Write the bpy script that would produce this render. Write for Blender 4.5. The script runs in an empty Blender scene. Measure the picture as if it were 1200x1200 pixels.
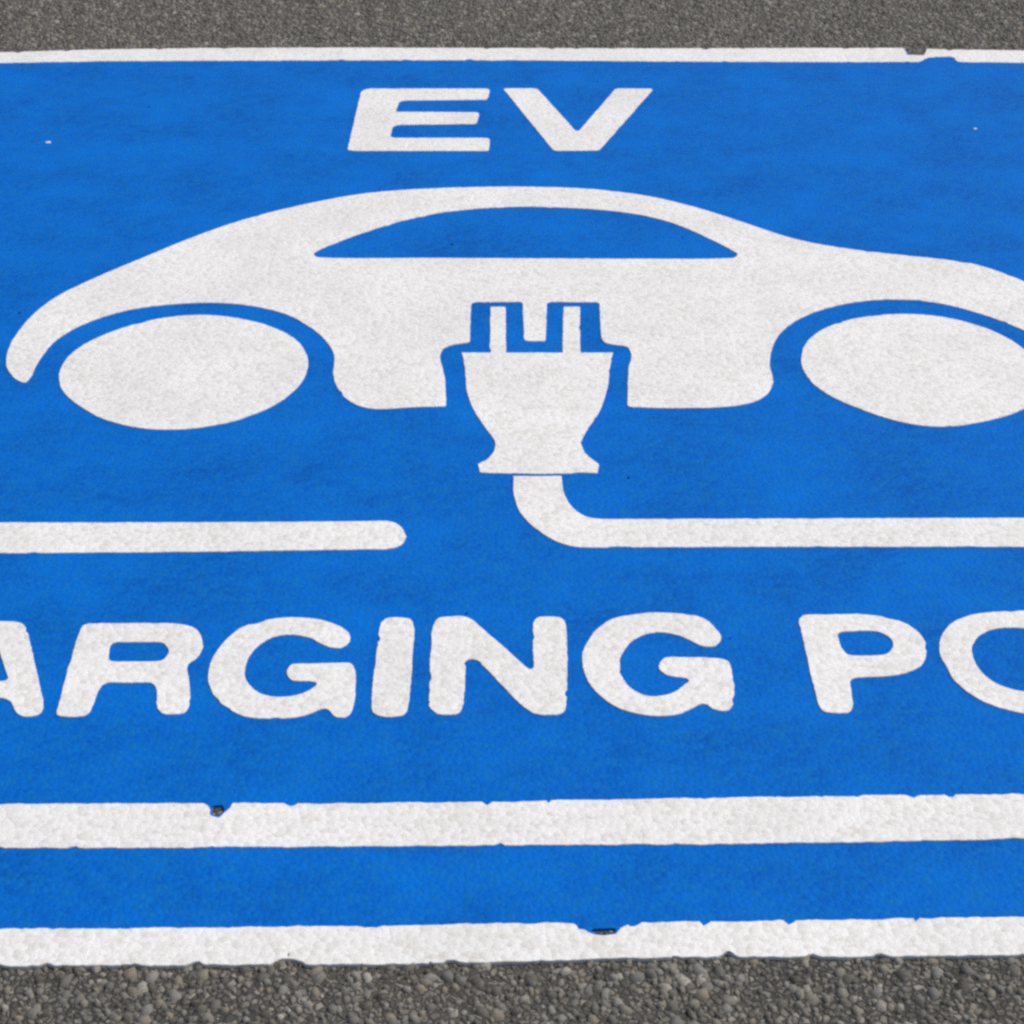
import bpy, math, random
import numpy as np
from mathutils import Vector, noise

R = math.radians
sc = bpy.context.scene
col = sc.collection

# ------------------------------------------------------------------ camera
CAM_H = 1.40                 # hand-held height above the tarmac
PITCH = 31.05                # degrees below the horizon
FOC = 2243.0                 # focal length in units of a 1200-wide frame
cam = bpy.data.cameras.new('camera')
cam.sensor_width = 36.0
cam.lens = 36.0 * FOC / 1200.0
cam.clip_start = 0.05
cam.clip_end = 3000.0
cam_o = bpy.data.objects.new('camera', cam)
cam_o.location = (0, 0, CAM_H)
cam_o.rotation_euler = (R(90 - PITCH), 0, 0)
col.objects.link(cam_o)
sc.camera = cam_o

# ------------------------------------------------------------------ sky, sun, exposure
SUN_EL, SUN_AZ = 56.0, 72.0           # azimuth clockwise from +Y: to the right, a little ahead
w = bpy.data.worlds.new('World')
sc.world = w
w.use_nodes = True
nt = w.node_tree
nt.nodes.clear()
sky = nt.nodes.new('ShaderNodeTexSky')
sky.sky_type = 'NISHITA'
sky.sun_disc = False
sky.sun_elevation = R(SUN_EL)
sky.sun_rotation = R(SUN_AZ)
sky.dust_density = 3.0
sky.ozone_density = 1.0
bg = nt.nodes.new('ShaderNodeBackground')
bg.inputs['Strength'].default_value = 0.10
wo = nt.nodes.new('ShaderNodeOutputWorld')
nt.links.new(sky.outputs[0], bg.inputs[0])
nt.links.new(bg.outputs[0], wo.inputs[0])

sun = bpy.data.lights.new('sun', 'SUN')
sun.energy = 3.05
sun.angle = R(0.6)
sun.color = (1.0, 0.955, 0.89)
sun_o = bpy.data.objects.new('sun', sun)
el, az = R(SUN_EL), R(SUN_AZ)
to_sun = Vector((math.sin(az) * math.cos(el), math.cos(az) * math.cos(el), math.sin(el)))
sun_o.rotation_euler = to_sun.to_track_quat('Z', 'Y').to_euler()
sun_o.location = to_sun * 20
col.objects.link(sun_o)

sc.view_settings.view_transform = 'Standard'
sc.view_settings.look = 'None'
sc.view_settings.exposure = 0.0
sc.view_settings.gamma = 1.0
sc.view_settings.use_curve_mapping = False
sc.render.engine = 'CYCLES'
sc.cycles.use_denoising = False
sc.cycles.filter_width = 2.8

# ------------------------------------------------------------------ levels of the layers
Z_PANEL = 0.0032             # top of the blue coat
Z_WHITE = 0.0049             # top of the white pieces
TH = R(PITCH)

def ground(u, v, z=Z_WHITE):
    """where the picture point (u, v) of the 1200 px frame lies on the level plane z"""
    a, b = u - 600.0, 600.0 - v
    dy = FOC * math.cos(TH) + b * math.sin(TH)
    dz = -FOC * math.sin(TH) + b * math.cos(TH)
    t = (CAM_H - z) / -dz
    return (a * t, dy * t)

# ------------------------------------------------------------------ materials
def new_mat(name):
    m = bpy.data.materials.new(name)
    m.use_nodes = True
    t = m.node_tree
    t.nodes.clear()
    return m, t

class G:
    """small node-graph helper"""
    def __init__(self, t):
        self.t = t
    def n(self, kind, **kw):
        nd = self.t.nodes.new(kind)
        for k, v in kw.items():
            setattr(nd, k, v)
        return nd
    def link(self, a, b):
        self.t.links.new(a, b)
    def coord(self):
        return self.n('ShaderNodeNewGeometry').outputs['Position']
    def noise(self, vec, scale, detail=3.0, rough=0.55, w=None):
        nd = self.n('ShaderNodeTexNoise')
        nd.inputs['Scale'].default_value = scale
        nd.inputs['Detail'].default_value = detail
        nd.inputs['Roughness'].default_value = rough
        self.link(vec, nd.inputs['Vector'])
        return nd.outputs['Fac']
    def voro(self, vec, scale, feature='F1', out='Distance', rnd=1.0):
        nd = self.n('ShaderNodeTexVoronoi')
        nd.feature = feature
        nd.inputs['Scale'].default_value = scale
        nd.inputs['Randomness'].default_value = rnd
        self.link(vec, nd.inputs['Vector'])
        return nd.outputs[out]
    def ramp(self, fac, stops, interp='LINEAR'):
        nd = self.n('ShaderNodeValToRGB')
        cr = nd.color_ramp
        cr.interpolation = interp
        while len(cr.elements) < len(stops):
            cr.elements.new(0.5)
        for e, (p, c) in zip(cr.elements, stops):
            e.position = p
            e.color = (c, c, c, 1) if isinstance(c, (int, float)) else (*c, 1)
        self.link(fac, nd.inputs['Fac'])
        return nd.outputs['Color']
    def mix(self, fac, a, b, blend='MIX'):
        nd = self.n('ShaderNodeMix', data_type='RGBA', blend_type=blend)
        for s, val in ((nd.inputs[0], fac), (nd.inputs[6], a), (nd.inputs[7], b)):
            if hasattr(val, 'is_linked') or hasattr(val, 'links'):
                self.link(val, s)
            elif isinstance(val, (int, float)):
                s.default_value = val if s == nd.inputs[0] else (val, val, val, 1)
            else:
                s.default_value = (*val, 1)
        return nd.outputs[2]
    def math(self, op, a, b=0.0, clamp=False):
        nd = self.n('ShaderNodeMath', operation=op, use_clamp=clamp)
        for s, val in ((nd.inputs[0], a), (nd.inputs[1], b)):
            if isinstance(val, (int, float)):
                s.default_value = val
            else:
                self.link(val, s)
        return nd.outputs[0]
    def bump(self, height, dist, strength=1.0, normal=None):
        nd = self.n('ShaderNodeBump')
        nd.inputs['Strength'].default_value = strength
        nd.inputs['Distance'].default_value = dist
        self.link(height, nd.inputs['Height'])
        if normal is not None:
            self.link(normal, nd.inputs['Normal'])
        return nd.outputs['Normal']
    def finish(self, color, rough, normal, spec=0.5):
        p = self.n('ShaderNodeBsdfPrincipled')
        p.inputs['Specular IOR Level'].default_value = spec
        self.link(color, p.inputs['Base Color'])
        if isinstance(rough, (int, float)):
            p.inputs['Roughness'].default_value = rough
        else:
            self.link(rough, p.inputs['Roughness'])
        self.link(normal, p.inputs['Normal'])
        o = self.n('ShaderNodeOutputMaterial')
        self.link(p.outputs[0], o.inputs[0])

def paint(name, base, light, dirt, speck_amt, spec, rough, relief, binder, holes):
    """thermoplastic paint laid over chippings: lumpy, grainy, slightly soiled"""
    m, t = new_mat(name)
    g = G(t)
    P = g.coord()
    # slow uneven coat, with a film of traffic grime in soft patches
    cloud = g.noise(P, 6.0, 5.0, 0.66)
    c = g.mix(g.ramp(cloud, [(0.32, 0.0), (0.70, 1.0)]), base, light)
    # each chipping below shows through: its own shade, worn or dusty to its own degree
    vo = g.n('ShaderNodeTexVoronoi')
    vo.inputs['Scale'].default_value = 135.0
    g.link(P, vo.inputs['Vector'])
    sep = g.n('ShaderNodeSeparateColor')
    g.link(vo.outputs['Color'], sep.inputs[0])
    c = g.mix(g.math('MULTIPLY', g.ramp(sep.outputs[0], [(0.35, 0.0), (1.0, 1.0)]), speck_amt), c, dirt)
    c = g.mix(g.math('MULTIPLY', g.ramp(sep.outputs[1], [(0.40, 0.0), (1.0, 1.0)]), 0.45), c, light)
    # dust held in the hollows, and a few open pinholes down to the binder
    pit = g.noise(P, 260.0, 2.0, 0.6)
    c = g.mix(g.math('MULTIPLY', g.ramp(pit, [(0.56, 0.0), (0.72, 1.0)]), speck_amt), c, dirt)
    hole = g.math('MULTIPLY', g.ramp(vo.outputs['Distance'], [(0.16, 1.0), (0.30, 0.0)]), g.ramp(sep.outputs[2], [(0.945, 0.0), (0.965, 1.0)]))
    c = g.mix(g.math('MULTIPLY', hole, holes), c, binder)
    # relief: chippings telegraphing through + bead grain
    h = g.math('SUBTRACT', g.math('MULTIPLY', g.noise(P, 420.0, 2.0, 0.65), 0.8), g.math('MULTIPLY', vo.outputs['Distance'], 1.0))
    h = g.math('SUBTRACT', h, g.math('MULTIPLY', hole, 0.8))
    n1 = g.bump(h, 0.0013, relief)
    rg = g.math('ADD', g.math('MULTIPLY', cloud, 0.24), rough - 0.12)
    g.finish(c, rg, n1, spec)
    return m

M_BLUE = paint('blue_paint', (0.0, 0.080, 0.37), (0.0003, 0.136, 0.56), (0.006, 0.150, 0.42), 0.55, 0.06, 0.66, 0.85,
               (0.010, 0.040, 0.12), 0.8)
M_WHITE = paint('white_paint', (0.66, 0.66, 0.647), (0.765, 0.765, 0.752), (0.50, 0.462, 0.41), 0.46, 0.34, 0.60, 0.6,
                (0.20, 0.19, 0.175), 0.55)

def asphalt_mat():
    m, t = new_mat('tarmac')
    g = G(t)
    P = g.coord()
    cell = g.voro(P, 125.0, 'F1', 'Color')
    sep = g.n('ShaderNodeSeparateColor')
    g.link(cell, sep.inputs[0])
    c = g.ramp(sep.outputs[0], [(0.0, (0.055, 0.052, 0.047)), (0.5, (0.105, 0.100, 0.090)),
                                (0.82, (0.17, 0.158, 0.138)), (1.0, (0.27, 0.25, 0.22))])
    edge = g.voro(P, 125.0, 'DISTANCE_TO_EDGE')
    c = g.mix(g.ramp(edge, [(0.02, 1.0), (0.16, 0.0)]), c, (0.042, 0.040, 0.036))
    c = g.mix(g.math('MULTIPLY', g.ramp(g.noise(P, 1.3, 5.0, 0.6), [(0.4, 0.0), (0.7, 1.0)]), 0.35), c, (0.13, 0.118, 0.098))
    n1 = g.bump(g.ramp(edge, [(0.0, 0.0), (0.22, 1.0)]), 0.0022, 0.8)
    n2 = g.bump(g.noise(P, 480.0, 3.0, 0.6), 0.0008, 0.6, n1)
    g.finish(c, 0.85, n2, 0.3)
    return m

def chipping_mat():
    m, t = new_mat('chippings')
    g = G(t)
    P = g.coord()
    a = g.n('ShaderNodeAttribute', attribute_name='tone')
    a.attribute_type = 'GEOMETRY'
    c = g.ramp(a.outputs['Fac'], [(0.0, (0.034, 0.032, 0.030)), (0.25, (0.095, 0.090, 0.080)), (0.42, (0.135, 0.138, 0.138)),
                                  (0.55, (0.192, 0.180, 0.155)), (0.68, (0.225, 0.190, 0.150)), (0.78, (0.205, 0.205, 0.200)),
                                  (0.90, (0.275, 0.262, 0.235)), (1.0, (0.36, 0.34, 0.30))])
    b = g.noise(P, 300.0, 3.0, 0.65)
    c = g.mix(g.ramp(b, [(0.36, 0.0), (0.66, 0.75)]), c, (0.140, 0.128, 0.106))   # bitumen film left on the stones
    n = g.bump(g.noise(P, 700.0, 3.0, 0.6), 0.0009, 0.6)
    g.finish(c, 0.80, n, 0.35)
    return m

M_TAR, M_CHIP = asphalt_mat(), chipping_mat()

# ------------------------------------------------------------------ the ground
def mesh_obj(name, me, mat, parent=None):
    o = bpy.data.objects.new(name, me)
    if mat:
        me.materials.clear()
        me.materials.append(mat)
    col.objects.link(o)
    if parent:
        o.parent = parent
    return o

X_END = 1.34                                   # half width of the marking
Y_FAR = ground(600, 57)[1]
Y_NEAR = ground(600, 1127)[1]
gm = bpy.data.meshes.new('ground')
S = 600.0
gm.from_pydata([(-S, -S, 0), (S, -S, 0), (S, S, 0), (-S, S, 0)], [], [(0, 1, 2, 3)])
ground_o = mesh_obj('ground', gm, M_TAR)
ground_o['kind'] = 'structure'
ground_o['label'] = 'weathered grey asphalt with exposed stone chippings around the blue marking'

def chippings():
    rng = np.random.default_rng(7)
    cell = 0.0082
    x0, x1 = -1.75, 1.75
    y0, y1 = Y_NEAR - 0.55, Y_FAR + 0.95
    nx, ny = int((x1 - x0) / cell), int((y1 - y0) / cell)
    gx, gy = np.meshgrid(np.arange(nx), np.arange(ny))
    px = x0 + (gx.ravel() + rng.uniform(0.0, 1.0, nx * ny)) * cell
    py = y0 + (gy.ravel() + rng.uniform(0.0, 1.0, nx * ny)) * cell
    inside = (np.abs(px) < X_END - 0.012) & (py > Y_NEAR + 0.012) & (py < Y_FAR - 0.012)
    # chippings thin out towards the rim of the strip
    d = np.minimum.reduce([px - x0, x1 - px, py - y0, y1 - py])
    keep = (~inside) & (rng.uniform(0, 1, px.size) < np.clip(d / 0.30, 0, 1) * 0.95)
    px, py = px[keep], py[keep]
    n = px.size
    k = 5
    ang = rng.uniform(0, 2 * math.pi, n)[:, None] + np.arange(k)[None] * 2 * math.pi / k + rng.normal(0, 0.22, (n, k))
    rad = np.clip(rng.lognormal(math.log(0.0038), 0.46, n), 0.0015, 0.0100)[:, None]
    asp = rng.uniform(0.65, 1.0, n)[:, None]
    rot = rng.uniform(0, math.pi, n)[:, None]
    ca, sa = np.cos(ang), np.sin(ang) * asp
    ox, oy = ca * np.cos(rot) - sa * np.sin(rot), ca * np.sin(rot) + sa * np.cos(rot)
    jit = rng.uniform(0.8, 1.15, (n, k))
    tilt_x, tilt_y = rng.normal(0, 0.16, n)[:, None], rng.normal(0, 0.16, n)[:, None]
    hgt = np.clip(rng.uniform(0.28, 0.62, n)[:, None] * rad, 0.0008, 0.0034)
    V = np.zeros((n, 2 * k, 3), dtype=np.float32)
    V[:, :k, 0] = px[:, None] + ox * rad * jit
    V[:, :k, 1] = py[:, None] + oy * rad * jit
    V[:, :k, 2] = -0.0012
    top = rng.uniform(0.55, 0.82, (n, k))
    V[:, k:, 0] = px[:, None] + ox * rad * jit * top
    V[:, k:, 1] = py[:, None] + oy * rad * jit * top
    V[:, k:, 2] = hgt + (ox * tilt_x + oy * tilt_y) * rad * 0.7
    faces = [(i, (i + 1) % k, k + (i + 1) % k, k + i) for i in range(k)]
    quads = np.array(faces, dtype=np.int64)
    base = (np.arange(n) * 2 * k)[:, None]
    loops = np.concatenate([(quads.ravel()[None] + base), (np.arange(k, 2 * k)[None] + base)], axis=1)
    sizes = np.array([4] * k + [k])
    me = bpy.data.meshes.new('chippings')
    me.vertices.add(n * 2 * k)
    me.vertices.foreach_set('co', V.ravel())
    me.loops.add(loops.size)
    me.loops.foreach_set('vertex_index', loops.ravel().astype(np.int32))
    tot = np.tile(sizes, n)
    start = np.concatenate([[0], np.cumsum(tot)[:-1]])
    me.polygons.add(tot.size)
    me.polygons.foreach_set('loop_start', start.astype(np.int32))
    me.update(calc_edges=True)
    at = me.attributes.new('tone', 'FLOAT', 'POINT')
    # paler and darker drifts a few centimetres across, as the mix was raked
    f = np.zeros(n)
    for _ in range(26):
        kx, ky = rng.normal(0, 80, 2)
        f += np.sin(px * kx + py * ky + rng.uniform(0, 6.28))
    f /= 26 ** 0.5
    tone = np.clip(rng.beta(1.7, 1.9, n) + 0.14 * f, 0, 1)
    tone = np.repeat(tone, 2 * k).astype(np.float32)
    at.data.foreach_set('value', tone)
    o = mesh_obj('chippings', me, M_CHIP, ground_o)
    o['kind'] = 'stuff'
    o['label'] = 'small grey and tan stone chippings standing out of the asphalt'
    return n

chippings()

# ------------------------------------------------------------------ outlines
def smooth_closed(pts, corner=48.0, sub=6, forced=()):
    """closed Catmull-Rom through pts that keeps the sharp corners"""
    n = len(pts)
    P = [Vector(p) for p in pts]
    sharp = []
    for i in range(n):
        a, b = P[i] - P[i - 1], P[(i + 1) % n] - P[i]
        sharp.append(abs(math.degrees(a.angle(b))) > corner or i in forced)
    out = []
    for i in range(n):
        p1, p2 = P[i], P[(i + 1) % n]
        p0 = P[i - 1] if not sharp[i] else p1 + (p1 - p2) * 0.5
        p3 = P[(i + 2) % n] if not sharp[(i + 1) % n] else p2 + (p2 - p1) * 0.5
        L = (p2 - p1).length
        m1, m2 = (p2 - p0), (p3 - p1)
        m1 = m1 * (L / max(1e-9, (p1 - p0).length + L))
        m2 = m2 * (L / max(1e-9, (p3 - p2).length + L))
        for s in range(sub):
            t = s / sub
            h1, h2 = 2*t**3 - 3*t**2 + 1, t**3 - 2*t**2 + t
            h3, h4 = -2*t**3 + 3*t**2, t**3 - t**2
            out.append(p1 * h1 + m1 * h2 + p2 * h3 + m2 * h4)
    return out

def resample(pts, step):
    out = []
    n = len(pts)
    for i in range(n):
        a, b = Vector(pts[i]), Vector(pts[(i + 1) % n])
        L = (b - a).length
        k = max(1, int(L / step))
        for j in range(k):
            out.append(a + (b - a) * (j / k))
    return out

def round_corners(pts, r):
    """soften every corner a little, as melted plastic does"""
    out = []
    n = len(pts)
    for i in range(n):
        p, a, b = Vector(pts[i]), Vector(pts[i - 1]), Vector(pts[(i + 1) % n])
        da, db = (a - p), (b - p)
        la, lb = da.length, db.length
        if la < 1e-7 or lb < 1e-7:
            continue
        ra, rb = min(r, la * 0.45), min(r, lb * 0.45)
        q0, q1 = p + da * (ra / la), p + db * (rb / lb)
        out += [q0, (q0 + q1) * 0.25 + p * 0.5, q1]
    return out

def ragged(pts, amp, seed, bite=0.0):
    """uneven edge; bite > 0 also breaks small flakes out of it"""
    out = []
    n = len(pts)
    if bite:
        area = sum(pts[i - 1].x * pts[i].y - pts[i].x * pts[i - 1].y for i in range(n))
        bite *= 1 if area > 0 else -1
    for i in range(n):
        p = pts[i]
        tng = pts[(i + 1) % n] - pts[i - 1]
        if tng.length < 1e-9:
            out.append(p)
            continue
        nr = Vector((-tng.y, tng.x)).normalized()
        q = Vector((p.x, p.y, seed * 3.7))
        d = noise.noise(q * 38) * 0.75 + noise.noise(q * 120) * 0.55 + noise.noise(q * 260) * 0.30
        out.append(p + nr * d * amp + nr * bite * max(0.0, noise.noise(q * 47 + Vector((9.1, 3.3, 5.7))) - 0.42) * 0.018)
    return out

def trimmed(pts, d, hole):
    """pull an outline in by d (push it out when it bounds a hole)"""
    n = len(pts)
    area = sum(pts[i - 1].x * pts[i].y - pts[i].x * pts[i - 1].y for i in range(n))
    sgn = (1 if area > 0 else -1) * (-1 if hole else 1)
    out = []
    for i in range(n):
        t = pts[(i + 1) % n] - pts[i - 1]
        out.append(pts[i] + Vector((-t.y, t.x)).normalized() * d * sgn if t.length > 1e-9 else pts[i])
    return out

SEED = [0]
def slab(name, loops, mat, parent, ztop, zbot, amp=0.0011, step=0.004, bevel=0.0007, label=None, melt=0, trim=0.0008, bite=0.5):
    """one flat piece of thermoplastic from closed outlines in metres (the first one outside, the rest holes)"""
    SEED[0] += 1
    cu = bpy.data.curves.new(name, 'CURVE')
    cu.dimensions = '2D'
    cu.fill_mode = 'BOTH'
    h = ztop - zbot
    cu.extrude = h / 2 - bevel
    cu.bevel_depth = bevel
    cu.bevel_resolution = 1
    for lp in loops:
        pts = resample(lp, step)
        for _ in range(melt):
            pts = [pts[i - 1] * 0.25 + pts[i] * 0.5 + pts[(i + 1) % len(pts)] * 0.25 for i in range(len(pts))]
        pts = trimmed(ragged(pts, amp, SEED[0], bite), trim, lp is not loops[0])
        sp = cu.splines.new('POLY')
        sp.points.add(len(pts) - 1)
        for q, p in zip(sp.points, pts):
            q.co = (p.x, p.y, 0, 1)
        sp.use_cyclic_u = True
    tmp = bpy.data.objects.new(name, cu)
    col.objects.link(tmp)
    dg = bpy.context.evaluated_depsgraph_get()
    me = bpy.data.meshes.new_from_object(tmp.evaluated_get(dg))
    bpy.data.objects.remove(tmp)
    bpy.data.curves.remove(cu)
    me.name = name
    o = mesh_obj(name, me, mat, parent)
    n = len(me.vertices)
    co = np.zeros(n * 3, dtype=np.float32)
    me.vertices.foreach_get('co', co)
    co = co.reshape(-1, 3)
    co[:, 2] += (ztop + zbot) / 2
    me.vertices.foreach_set('co', co.ravel())
    me.update()
    if label:
        o['label'] = label
    return o

def px(pts, z=Z_WHITE, **kw):
    """outline traced in the photograph's frame -> metres on the paint's own level"""
    return [Vector(ground(u, v, z)) for u, v in smooth_closed(pts, **kw)]

def pxc(pts, r=0.004, z=Z_WHITE):
    """the same for straight-sided shapes with softened corners"""
    return round_corners([Vector(ground(u, v, z)) for u, v in pts], r)

# ------------------------------------------------------------------ the marking
mark = bpy.data.objects.new('road_marking', None)
mark.empty_display_size = 0.3
col.objects.link(mark)
mark['label'] = 'blue painted road panel with white car, plug, lettering and border on the asphalt'
mark['category'] = 'road marking'
mark['kind'] = 'thing'

Z0 = -0.001
WB = Z_PANEL - 0.0014        # white pieces are bedded a little into the blue coat

# lines traced as (u, upper v, lower v); carried on straight to both ends of the panel
def extended(trace, hi):
    pts = [Vector(ground(t[0], t[2] if not hi else t[1])) for t in trace]
    n = len(pts)
    xs, ys = np.array([p.x for p in pts]), np.array([p.y for p in pts])
    a, b = np.polyfit(xs, ys, 1)
    lo, up = Vector((-X_END, pts[0].y + a * (-X_END - pts[0].x))), Vector((X_END, pts[-1].y + a * (X_END - pts[-1].x)))
    return [lo] + pts + [up]

TOP = [(2, 61, 73.5), (70, 59, 72.5), (130, 57.5, 71.5), (250, 56, 71), (400, 55.5, 70.5), (600, 56, 70.5), (800, 56.5, 72),
       (950, 56, 72.5), (1050, 56, 72.5), (1130, 58, 72.5), (1198, 59, 73.5)]
MID = [(2, 942, 993.5), (200, 941, 993), (400, 941, 992), (600, 939, 990), (800, 935, 989), (1000, 932, 987), (1198, 930, 982)]
LOW = [(2, 1088, 1132), (200, 1087, 1131), (400, 1085, 1130), (500, 1083.5, 1129), (600, 1082, 1127), (700, 1081, 1123.5),
       (800, 1080, 1121.5), (1000, 1077.5, 1121), (1100, 1075, 1120.5), (1198, 1074, 1118)]

def notched(edge, notches):
    """put chips (u, depth points) into a line edge running left to right"""
    out = []
    cuts = sorted([[Vector(ground(u, v)) for u, v in nn] for nn in notches], key=lambda c: c[0].x)
    i = 0
    for p in edge:
        while i < len(cuts) and cuts[i][0].x < p.x:
            out += cuts[i]
            i += 1
        if out and any(c[0].x - 1e-4 < p.x < c[-1].x + 1e-4 for c in cuts):
            continue
        out.append(p)
    return out

top_hi = notched(extended(TOP, True), [[(1058, 56), (1064, 64), (1082, 64.5), (1087, 57)]])
top_lo = notched(extended(TOP, False), [[(1076, 72.5), (1088, 67), (1112, 66), (1122, 72)]])
mid_hi = notched(extended(MID, True), [[(243, 941), (247, 955), (256, 957.5), (266, 949), (273, 941)],
                                       [(565, 939.5), (571, 943.5), (577, 939.3)], [(640, 938), (643, 941), (646, 938)]])
mid_lo = extended(MID, False)
low_hi = notched(extended(LOW, True), [[(672, 1081.3), (685, 1089), (695, 1094.5), (708, 1096), (722, 1094), (733, 1081)],
                                       [(820, 1079.5), (825, 1085), (833, 1079.5)], [(918, 1078.5), (924, 1084), (933, 1078.3)],
                                       [(1070, 1076), (1073, 1080), (1078, 1075.8)]])
low_lo = extended(LOW, False)

# blue coat, reaching a little under the border lines; two chips go right through it
def inset(edge, dy):
    return [Vector((p.x, p.y + dy)) for p in edge]
far_edge = inset(notched(extended(TOP, True), [[(1060, 56), (1066, 61.5), (1080, 62), (1085, 57)]]), -0.012)
near_edge = inset(extended(LOW, False), 0.012)
outer = [Vector((max(-X_END + 0.006, min(X_END - 0.006, p.x)), p.y)) for p in near_edge + far_edge[::-1]]
chips = [[(247, 943), (249, 953), (256, 955), (263, 948), (262, 941)], [(692, 1087), (696, 1092), (708, 1094), (720, 1092), (722, 1086)]]
rf = random.Random(11)
flakes = []
for _ in range(22):                            # small flakes gone from the blue coat, down to the stone
    fx, fy, fr = rf.uniform(-1.2, 1.2), rf.uniform(Y_NEAR + 0.15, Y_FAR - 0.15), rf.uniform(0.0014, 0.0034)
    flakes.append([Vector((fx + fr * rf.uniform(.6, 1.4) * math.cos(R(a)), fy + fr * rf.uniform(.6, 1.4) * math.sin(R(a)))) for a in range(0, 360, 45)])
slab('blue_panel', [outer] + [pxc(c, 0.003) for c in chips] + flakes, M_BLUE, mark, Z_PANEL, Z0, amp=0.0012, step=0.008)

slab('border_line', [top_lo + top_hi[::-1]], M_WHITE, mark, Z_WHITE, Z0, amp=0.0028, bite=1.6)
slab('border_line', [low_lo + low_hi[::-1]], M_WHITE, mark, Z_WHITE + 0.0002, Z0, amp=0.0022, bite=1.3)
LWID = 0.042
for s in (-1, 1):
    xo, xi = s * X_END, s * (X_END - LWID)
    ya = (low_hi[0] if s < 0 else low_hi[-1]).y + 0.0015
    yb = (top_lo[0] if s < 0 else top_lo[-1]).y - 0.0015
    q = [Vector((xo, ya)), Vector((xi, ya)), Vector((xi, yb)), Vector((xo, yb))]
    slab('border_line', [q if s < 0 else q[::-1]], M_WHITE, mark, Z_WHITE, Z0, amp=0.0018)
def clipx(edge, m):
    return [Vector((max(-m, min(m, p.x)), p.y)) for p in edge]
slab('stripe', [clipx(mid_lo, X_END - LWID - 0.002) + clipx(mid_hi, X_END - LWID - 0.002)[::-1]], M_WHITE, mark, Z_WHITE, WB, amp=0.0018, bite=1.0)

# ---- the car
CAR = [(7, 427), (8, 413), (20, 390), (40, 367), (67, 347), (100, 330.5), (133, 316), (167, 302), (200, 288), (233, 275), (267, 263),
       (300, 253), (333, 244.5), (367, 237), (410, 229), (450, 224), (520, 220), (590, 218.5), (660, 219.5), (712, 223), (765, 230.5),
       (801, 239), (832, 247.5), (885, 265), (920, 276.5), (955, 285), (1007, 293), (1060, 299), (1112, 304.5), (1147, 310.5), (1172, 318.5),
       (1200, 329.5), (1232, 346), (1260, 366), (1284, 392), (1297, 418), (1300, 433), (1294, 444), (1280, 448), (1270, 443),
       (1258, 424), (1234, 404), (1200, 387), (1172, 375.5), (1144, 366), (1102, 355.5), (1060, 351), (1018, 352), (976, 359), (941, 371),
       (917, 387), (905, 407), (902, 428), (906, 444), (901, 459), (885, 470), (850, 476.5), (780, 478), (735, 476.5),
       (736, 434), (739.5, 416), (736, 405.5), (710, 402), (705, 396), (702, 354), (641, 353.5), (639.5, 399.5), (614, 399.5), (612, 353.5),
       (552, 354), (550.5, 401), (522, 406), (515.5, 416), (521, 441), (523, 476), (482, 477), (437, 479), (412, 471.5), (396, 456),
       (390, 437), (391.5, 416), (380, 397.5), (360, 381), (333, 367.5), (293, 358), (250, 354.5), (200, 356.5), (150, 363), (110, 374.5),
       (77, 390), (57, 406.5), (43, 427), (34, 444), (27, 448.5), (14, 441)]
WINDOW = [(366, 296.5), (380, 289.5), (415, 276), (467, 259.5), (520, 248.5), (590, 242.5), (660, 243), (730, 248.5), (780, 258.5),
          (815, 272), (850, 289), (865, 297), (860, 302), (750, 303), (620, 302.5), (500, 302), (372, 301.5)]
WHEEL_L = [(68, 440), (77, 420), (100, 402), (133, 387.5), (173, 375.5), (227, 368.5), (273, 371.5), (317, 382), (347, 397.5), (361, 417),
           (358, 440), (340, 462), (310, 480), (267, 495), (217, 503), (167, 502), (123, 492), (90, 474), (72, 457)]
WHEEL_R = [(938, 418), (942, 404), (955, 391), (976, 380), (1011, 371), (1053, 367.5), (1095, 369.5), (1137, 378), (1172, 391), (1200, 408),
           (1221, 430), (1227, 449), (1219, 466), (1200, 479), (1172, 489), (1130, 498), (1090, 500), (1053, 494), (1018, 483), (983, 469),
           (956, 453), (942, 436)]
car = slab('car_symbol', [px(CAR), px(WINDOW)], M_WHITE, mark, Z_WHITE, WB, melt=3, label='white silhouette of a coupe painted on the blue panel')
slab('wheel', [px(WHEEL_L)], M_WHITE, car, Z_WHITE, WB, melt=30)
slab('wheel', [px(WHEEL_R)], M_WHITE, car, Z_WHITE, WB, melt=30)

# ---- the plug and its cable
PLUG = [(541, 413), (544, 427), (547, 458), (556, 482), (570, 503), (580, 518), (577, 531), (560, 544), (562, 553.5), (631, 555),
        (700, 553.5), (702, 544), (686, 530.5), (680, 518), (688, 503), (702, 482), (711, 458), (715, 430), (718, 413)]
plug = slab('plug_symbol', [px(PLUG)], M_WHITE, mark, Z_WHITE, WB, label='white two-prong electric plug painted below the car')
for a, b in ((573.5, 593), (659, 680)):
    slab('prong', [pxc([(a, 417), (a + 1, 359), (b - 0.5, 359), (b, 417)], 0.003)], M_WHITE, plug, Z_WHITE - 0.0002, WB)
XR = 1.285
ctop = ground(1190, 606.5)[1]
cbot = ground(1190, 640.5)[1]
cable = px([(601, 557.5), (602, 580), (611, 602), (632, 622.5), (657, 636), (680, 641), (760, 641), (900, 640.5), (1050, 640.5), (1190, 640.5)], forced=(0, 9))[:-6]
cable += [Vector(ground(1190, 640.5)), Vector((XR, cbot)), Vector((XR, ctop))]
cable += px([(1190, 606.5), (1000, 607), (850, 607.5), (720, 608), (699, 607.5), (684, 603.5), (671, 594.5), (662, 580), (657.5, 557.5)], forced=(0, 8))[:-6]
cable += [Vector(ground(657.5, 557.5))]
slab('cable', [cable], M_WHITE, plug, Z_WHITE, WB)
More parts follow.
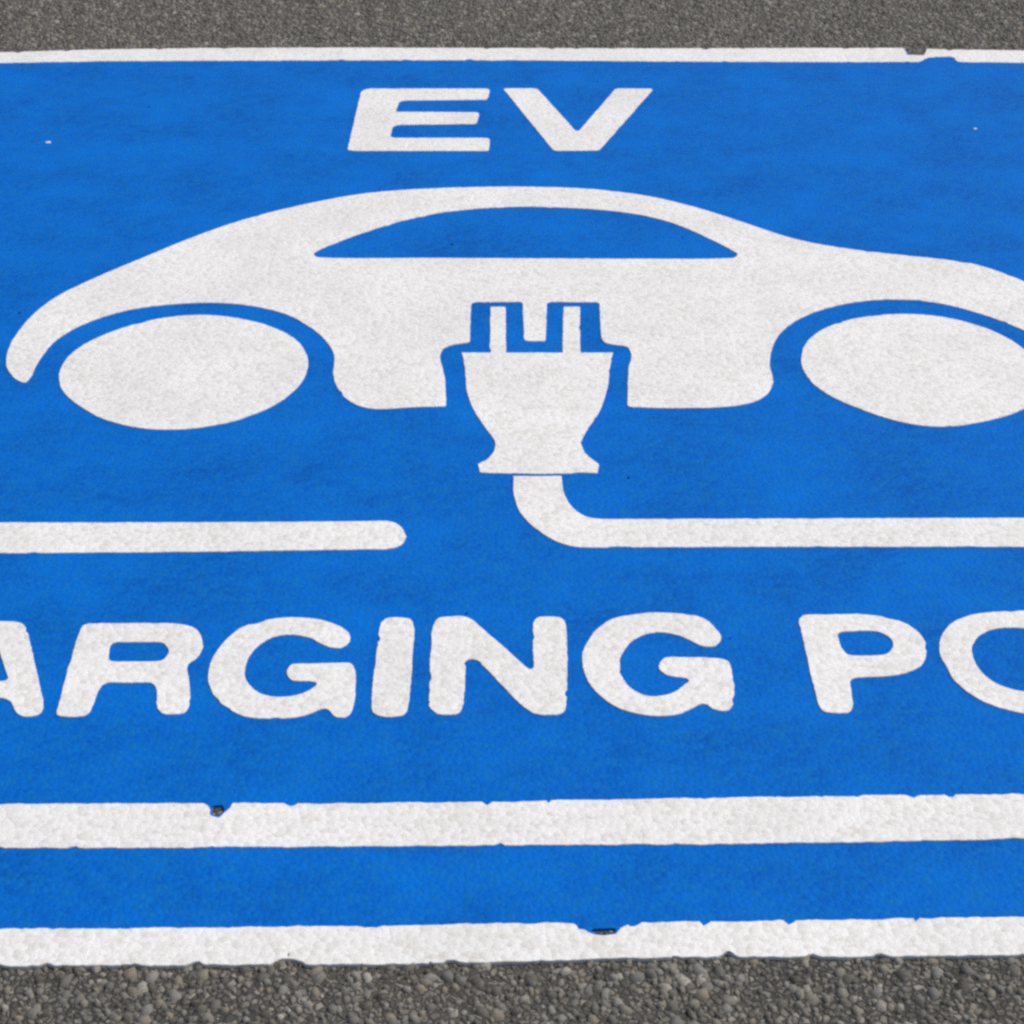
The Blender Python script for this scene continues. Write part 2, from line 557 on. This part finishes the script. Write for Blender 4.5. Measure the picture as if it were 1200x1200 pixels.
cl = px([(2, 612), (150, 612), (300, 611.5), (430, 610.5), (458, 611), (470, 617), (476, 628), (470, 638), (456, 643), (430, 643.5),
         (300, 645.5), (150, 647), (2, 648)], forced=(0, 12))[:-6]
cl += [Vector(ground(2, 648)), Vector((-XR, ground(2, 648)[1])), Vector((-XR, ground(2, 612)[1]))]
slab('cable_line', [cl], M_WHITE, mark, Z_WHITE, WB)

# ---- the lettering
def letter(ch, loops):
    slab('letter', loops, M_WHITE, mark, Z_WHITE, WB, amp=0.0012, step=0.003, melt=5, trim=0.0026, label='white painted letter ' + ch)

letter('E', [pxc([(405.5, 177), (422, 107), (430, 103.3), (575, 103.3), (572.5, 117), (469, 118), (464.5, 130.5), (563, 131), (559.5, 145.5), (461.5, 146.5),
                  (458, 161), (575, 161), (574, 177)][::-1], 0.007)])
letter('V', [pxc([(588, 103), (630, 103), (676.5, 154), (721, 103), (767, 103.5), (702.5, 176.5), (648, 177)][::-1], 0.006)])

letter('A', [pxc([(-22, 727), (24, 726.5), (33, 735), (54, 827), (48, 840), (20, 842), (9, 818), (-63, 818), (-78, 842), (-110, 843), (-117, 832)][::-1], 0.010),
             pxc([(-5, 757), (8.5, 797), (-48, 797)][::-1], 0.003)])
letter('R', [px([(63, 838), (91, 739), (99, 729.5), (160, 729), (215, 730), (234, 737), (239.5, 754), (234, 769), (219, 779), (223, 794),
                 (224.5, 824), (217, 837), (191, 839), (181, 829), (182, 809), (177, 800.5), (122, 800.5), (115, 812), (107, 834), (95, 840), (72, 841)]),
             px([(131, 753), (191, 753), (197, 763), (189, 773.5), (128.5, 774)])])
letter('G', [px([(410, 740), (413, 750), (404, 759), (390, 760), (378, 756.5), (361, 748), (339, 744), (316, 748), (297, 763.5), (288.5, 783),
                 (292, 800), (308, 812.5), (333, 815.5), (356, 810.5), (374, 799), (340, 799), (332.5, 788), (340, 776.5), (412, 775), (418, 783),
                 (415.5, 831), (405, 841), (391, 840), (381, 829), (361, 838.5), (328, 843), (284, 840), (257, 824), (243, 803), (244, 778),
                 (260, 752), (285, 732.5), (319, 724), (361, 722.5), (390, 729)])])
letter('I', [px([(442.5, 738), (445, 728), (456, 722.5), (478, 723), (486, 728), (487, 740), (479.5, 830), (472, 839.5), (443, 840), (433, 832)], corner=70)])
letter('N', [px([(505, 733), (512, 722), (548, 721.5), (567, 736), (623, 785), (623, 729), (630, 721), (659, 721.5), (665, 731),
                 (665, 829), (658, 838), (628, 838), (610, 827), (557, 774), (547, 774), (545, 822), (539, 838), (510, 838), (500, 829)])])
letter('G', [px([(846, 743), (847, 750), (838, 758), (820, 757.5), (797, 745.5), (770, 741.5), (747, 747.5), (732, 763), (728, 783), (738, 804),
                 (760, 814.5), (787, 811), (809, 795), (779, 792), (767, 780), (778, 768.5), (848, 771), (858, 779), (861.5, 825), (852, 835),
                 (835, 832), (825, 823.5), (800, 836), (773, 840), (727, 832), (693, 807), (680, 777), (687, 750), (710, 727), (747, 718),
                 (787, 717), (826, 723)])])
letter('P', [px([(934, 726), (940, 718.7), (980, 718.7), (1018, 719), (1053, 726), (1077, 738.5), (1089, 757), (1083, 778), (1064, 789), (1040, 793),
                 (997, 795), (999, 808), (1003, 828), (995, 836), (969, 835.5), (960, 831), (951, 802)]),
             px([(982, 741), (1032, 741), (1047, 752), (1040, 766), (990.5, 767.5)])])
letter('O', [px([(1098.5, 757), (1104, 739), (1125, 723), (1160, 716), (1200, 714.5), (1240, 717), (1276, 727), (1298, 744), (1308, 768), (1304, 798),
                 (1284, 822), (1250, 835), (1214, 838), (1181, 833), (1152, 823), (1125, 805), (1107, 784)]),
             px([(1200, 737), (1168, 737), (1149, 744.5), (1139, 760), (1147, 781), (1168, 800), (1200, 809), (1232, 811), (1256, 802),
                 (1263, 784), (1257, 760), (1240, 743)])])

# the letters either side of the view, drawn straight on the paint's level
yb, yt = ground(600, 839)[1], ground(600, 721)[1]
hh = yt - yb
def flat(pts, x):
    return [Vector((x + a, yb + b * hh)) for a, b in pts]
def arc(cx, cy, rx, ry, a0, a1, n=22):
    return [(cx + rx * math.cos(R(a0 + (a1 - a0) * i / n)), cy + ry * math.sin(R(a0 + (a1 - a0) * i / n))) for i in range(n + 1)]
st = 0.047                                   # stem width
xA = ground(-117, 832)[0]
xH = xA - 0.030 - 0.175
letter('H', [round_corners(flat([(0, 0), (st, 0), (st, .41), (.175 - st, .41), (.175 - st, 0), (.175, 0), (.175, 1), (.175 - st, 1), (.175 - st, .61), (st, .61), (st, 1), (0, 1)], xH), .008)])
xC = xH - 0.030 - 0.195
letter('C', [round_corners(flat(arc(.105, .5, .105, .52, 38, 322, 40) + arc(.108, .5, .058, .31, 318, 42, 30)[0:], xC), .004)])
xI = ground(1308, 768)[0] + 0.030
letter('I', [round_corners(flat([(0, 0), (st, 0), (st, 1), (0, 1)], xI), .008)])
xN = xI + st + 0.032
letter('N', [round_corners(flat([(0, 0), (st, 0), (st, .60), (.128, 0), (.175, 0), (.175, 1), (.128, 1), (.128, .40), (st, 1), (0, 1)], xN), .008)])
xT = xN + .175 + 0.026
letter('T', [round_corners(flat([(.056, 0), (.056 + st, 0), (.056 + st, .80), (.159, .80), (.159, 1), (0, 1), (0, .80), (.056, .80)], xT), .008)])

# splashes of white left on the blue
for u, v, r in ((56, 166, 0.0060), (1143, 150, 0.0042)):
    x, y = ground(u, v)
    rr = random.Random(u)
    slab('paint_fleck', [[Vector((x + r * rr.uniform(.7, 1.2) * math.cos(R(a)), y + r * rr.uniform(.7, 1.3) * math.sin(R(a)))) for a in range(0, 360, 30)]],
         M_WHITE, mark, Z_PANEL + 0.0008, Z_PANEL - 0.0012, amp=0.0004, bevel=0.0004)
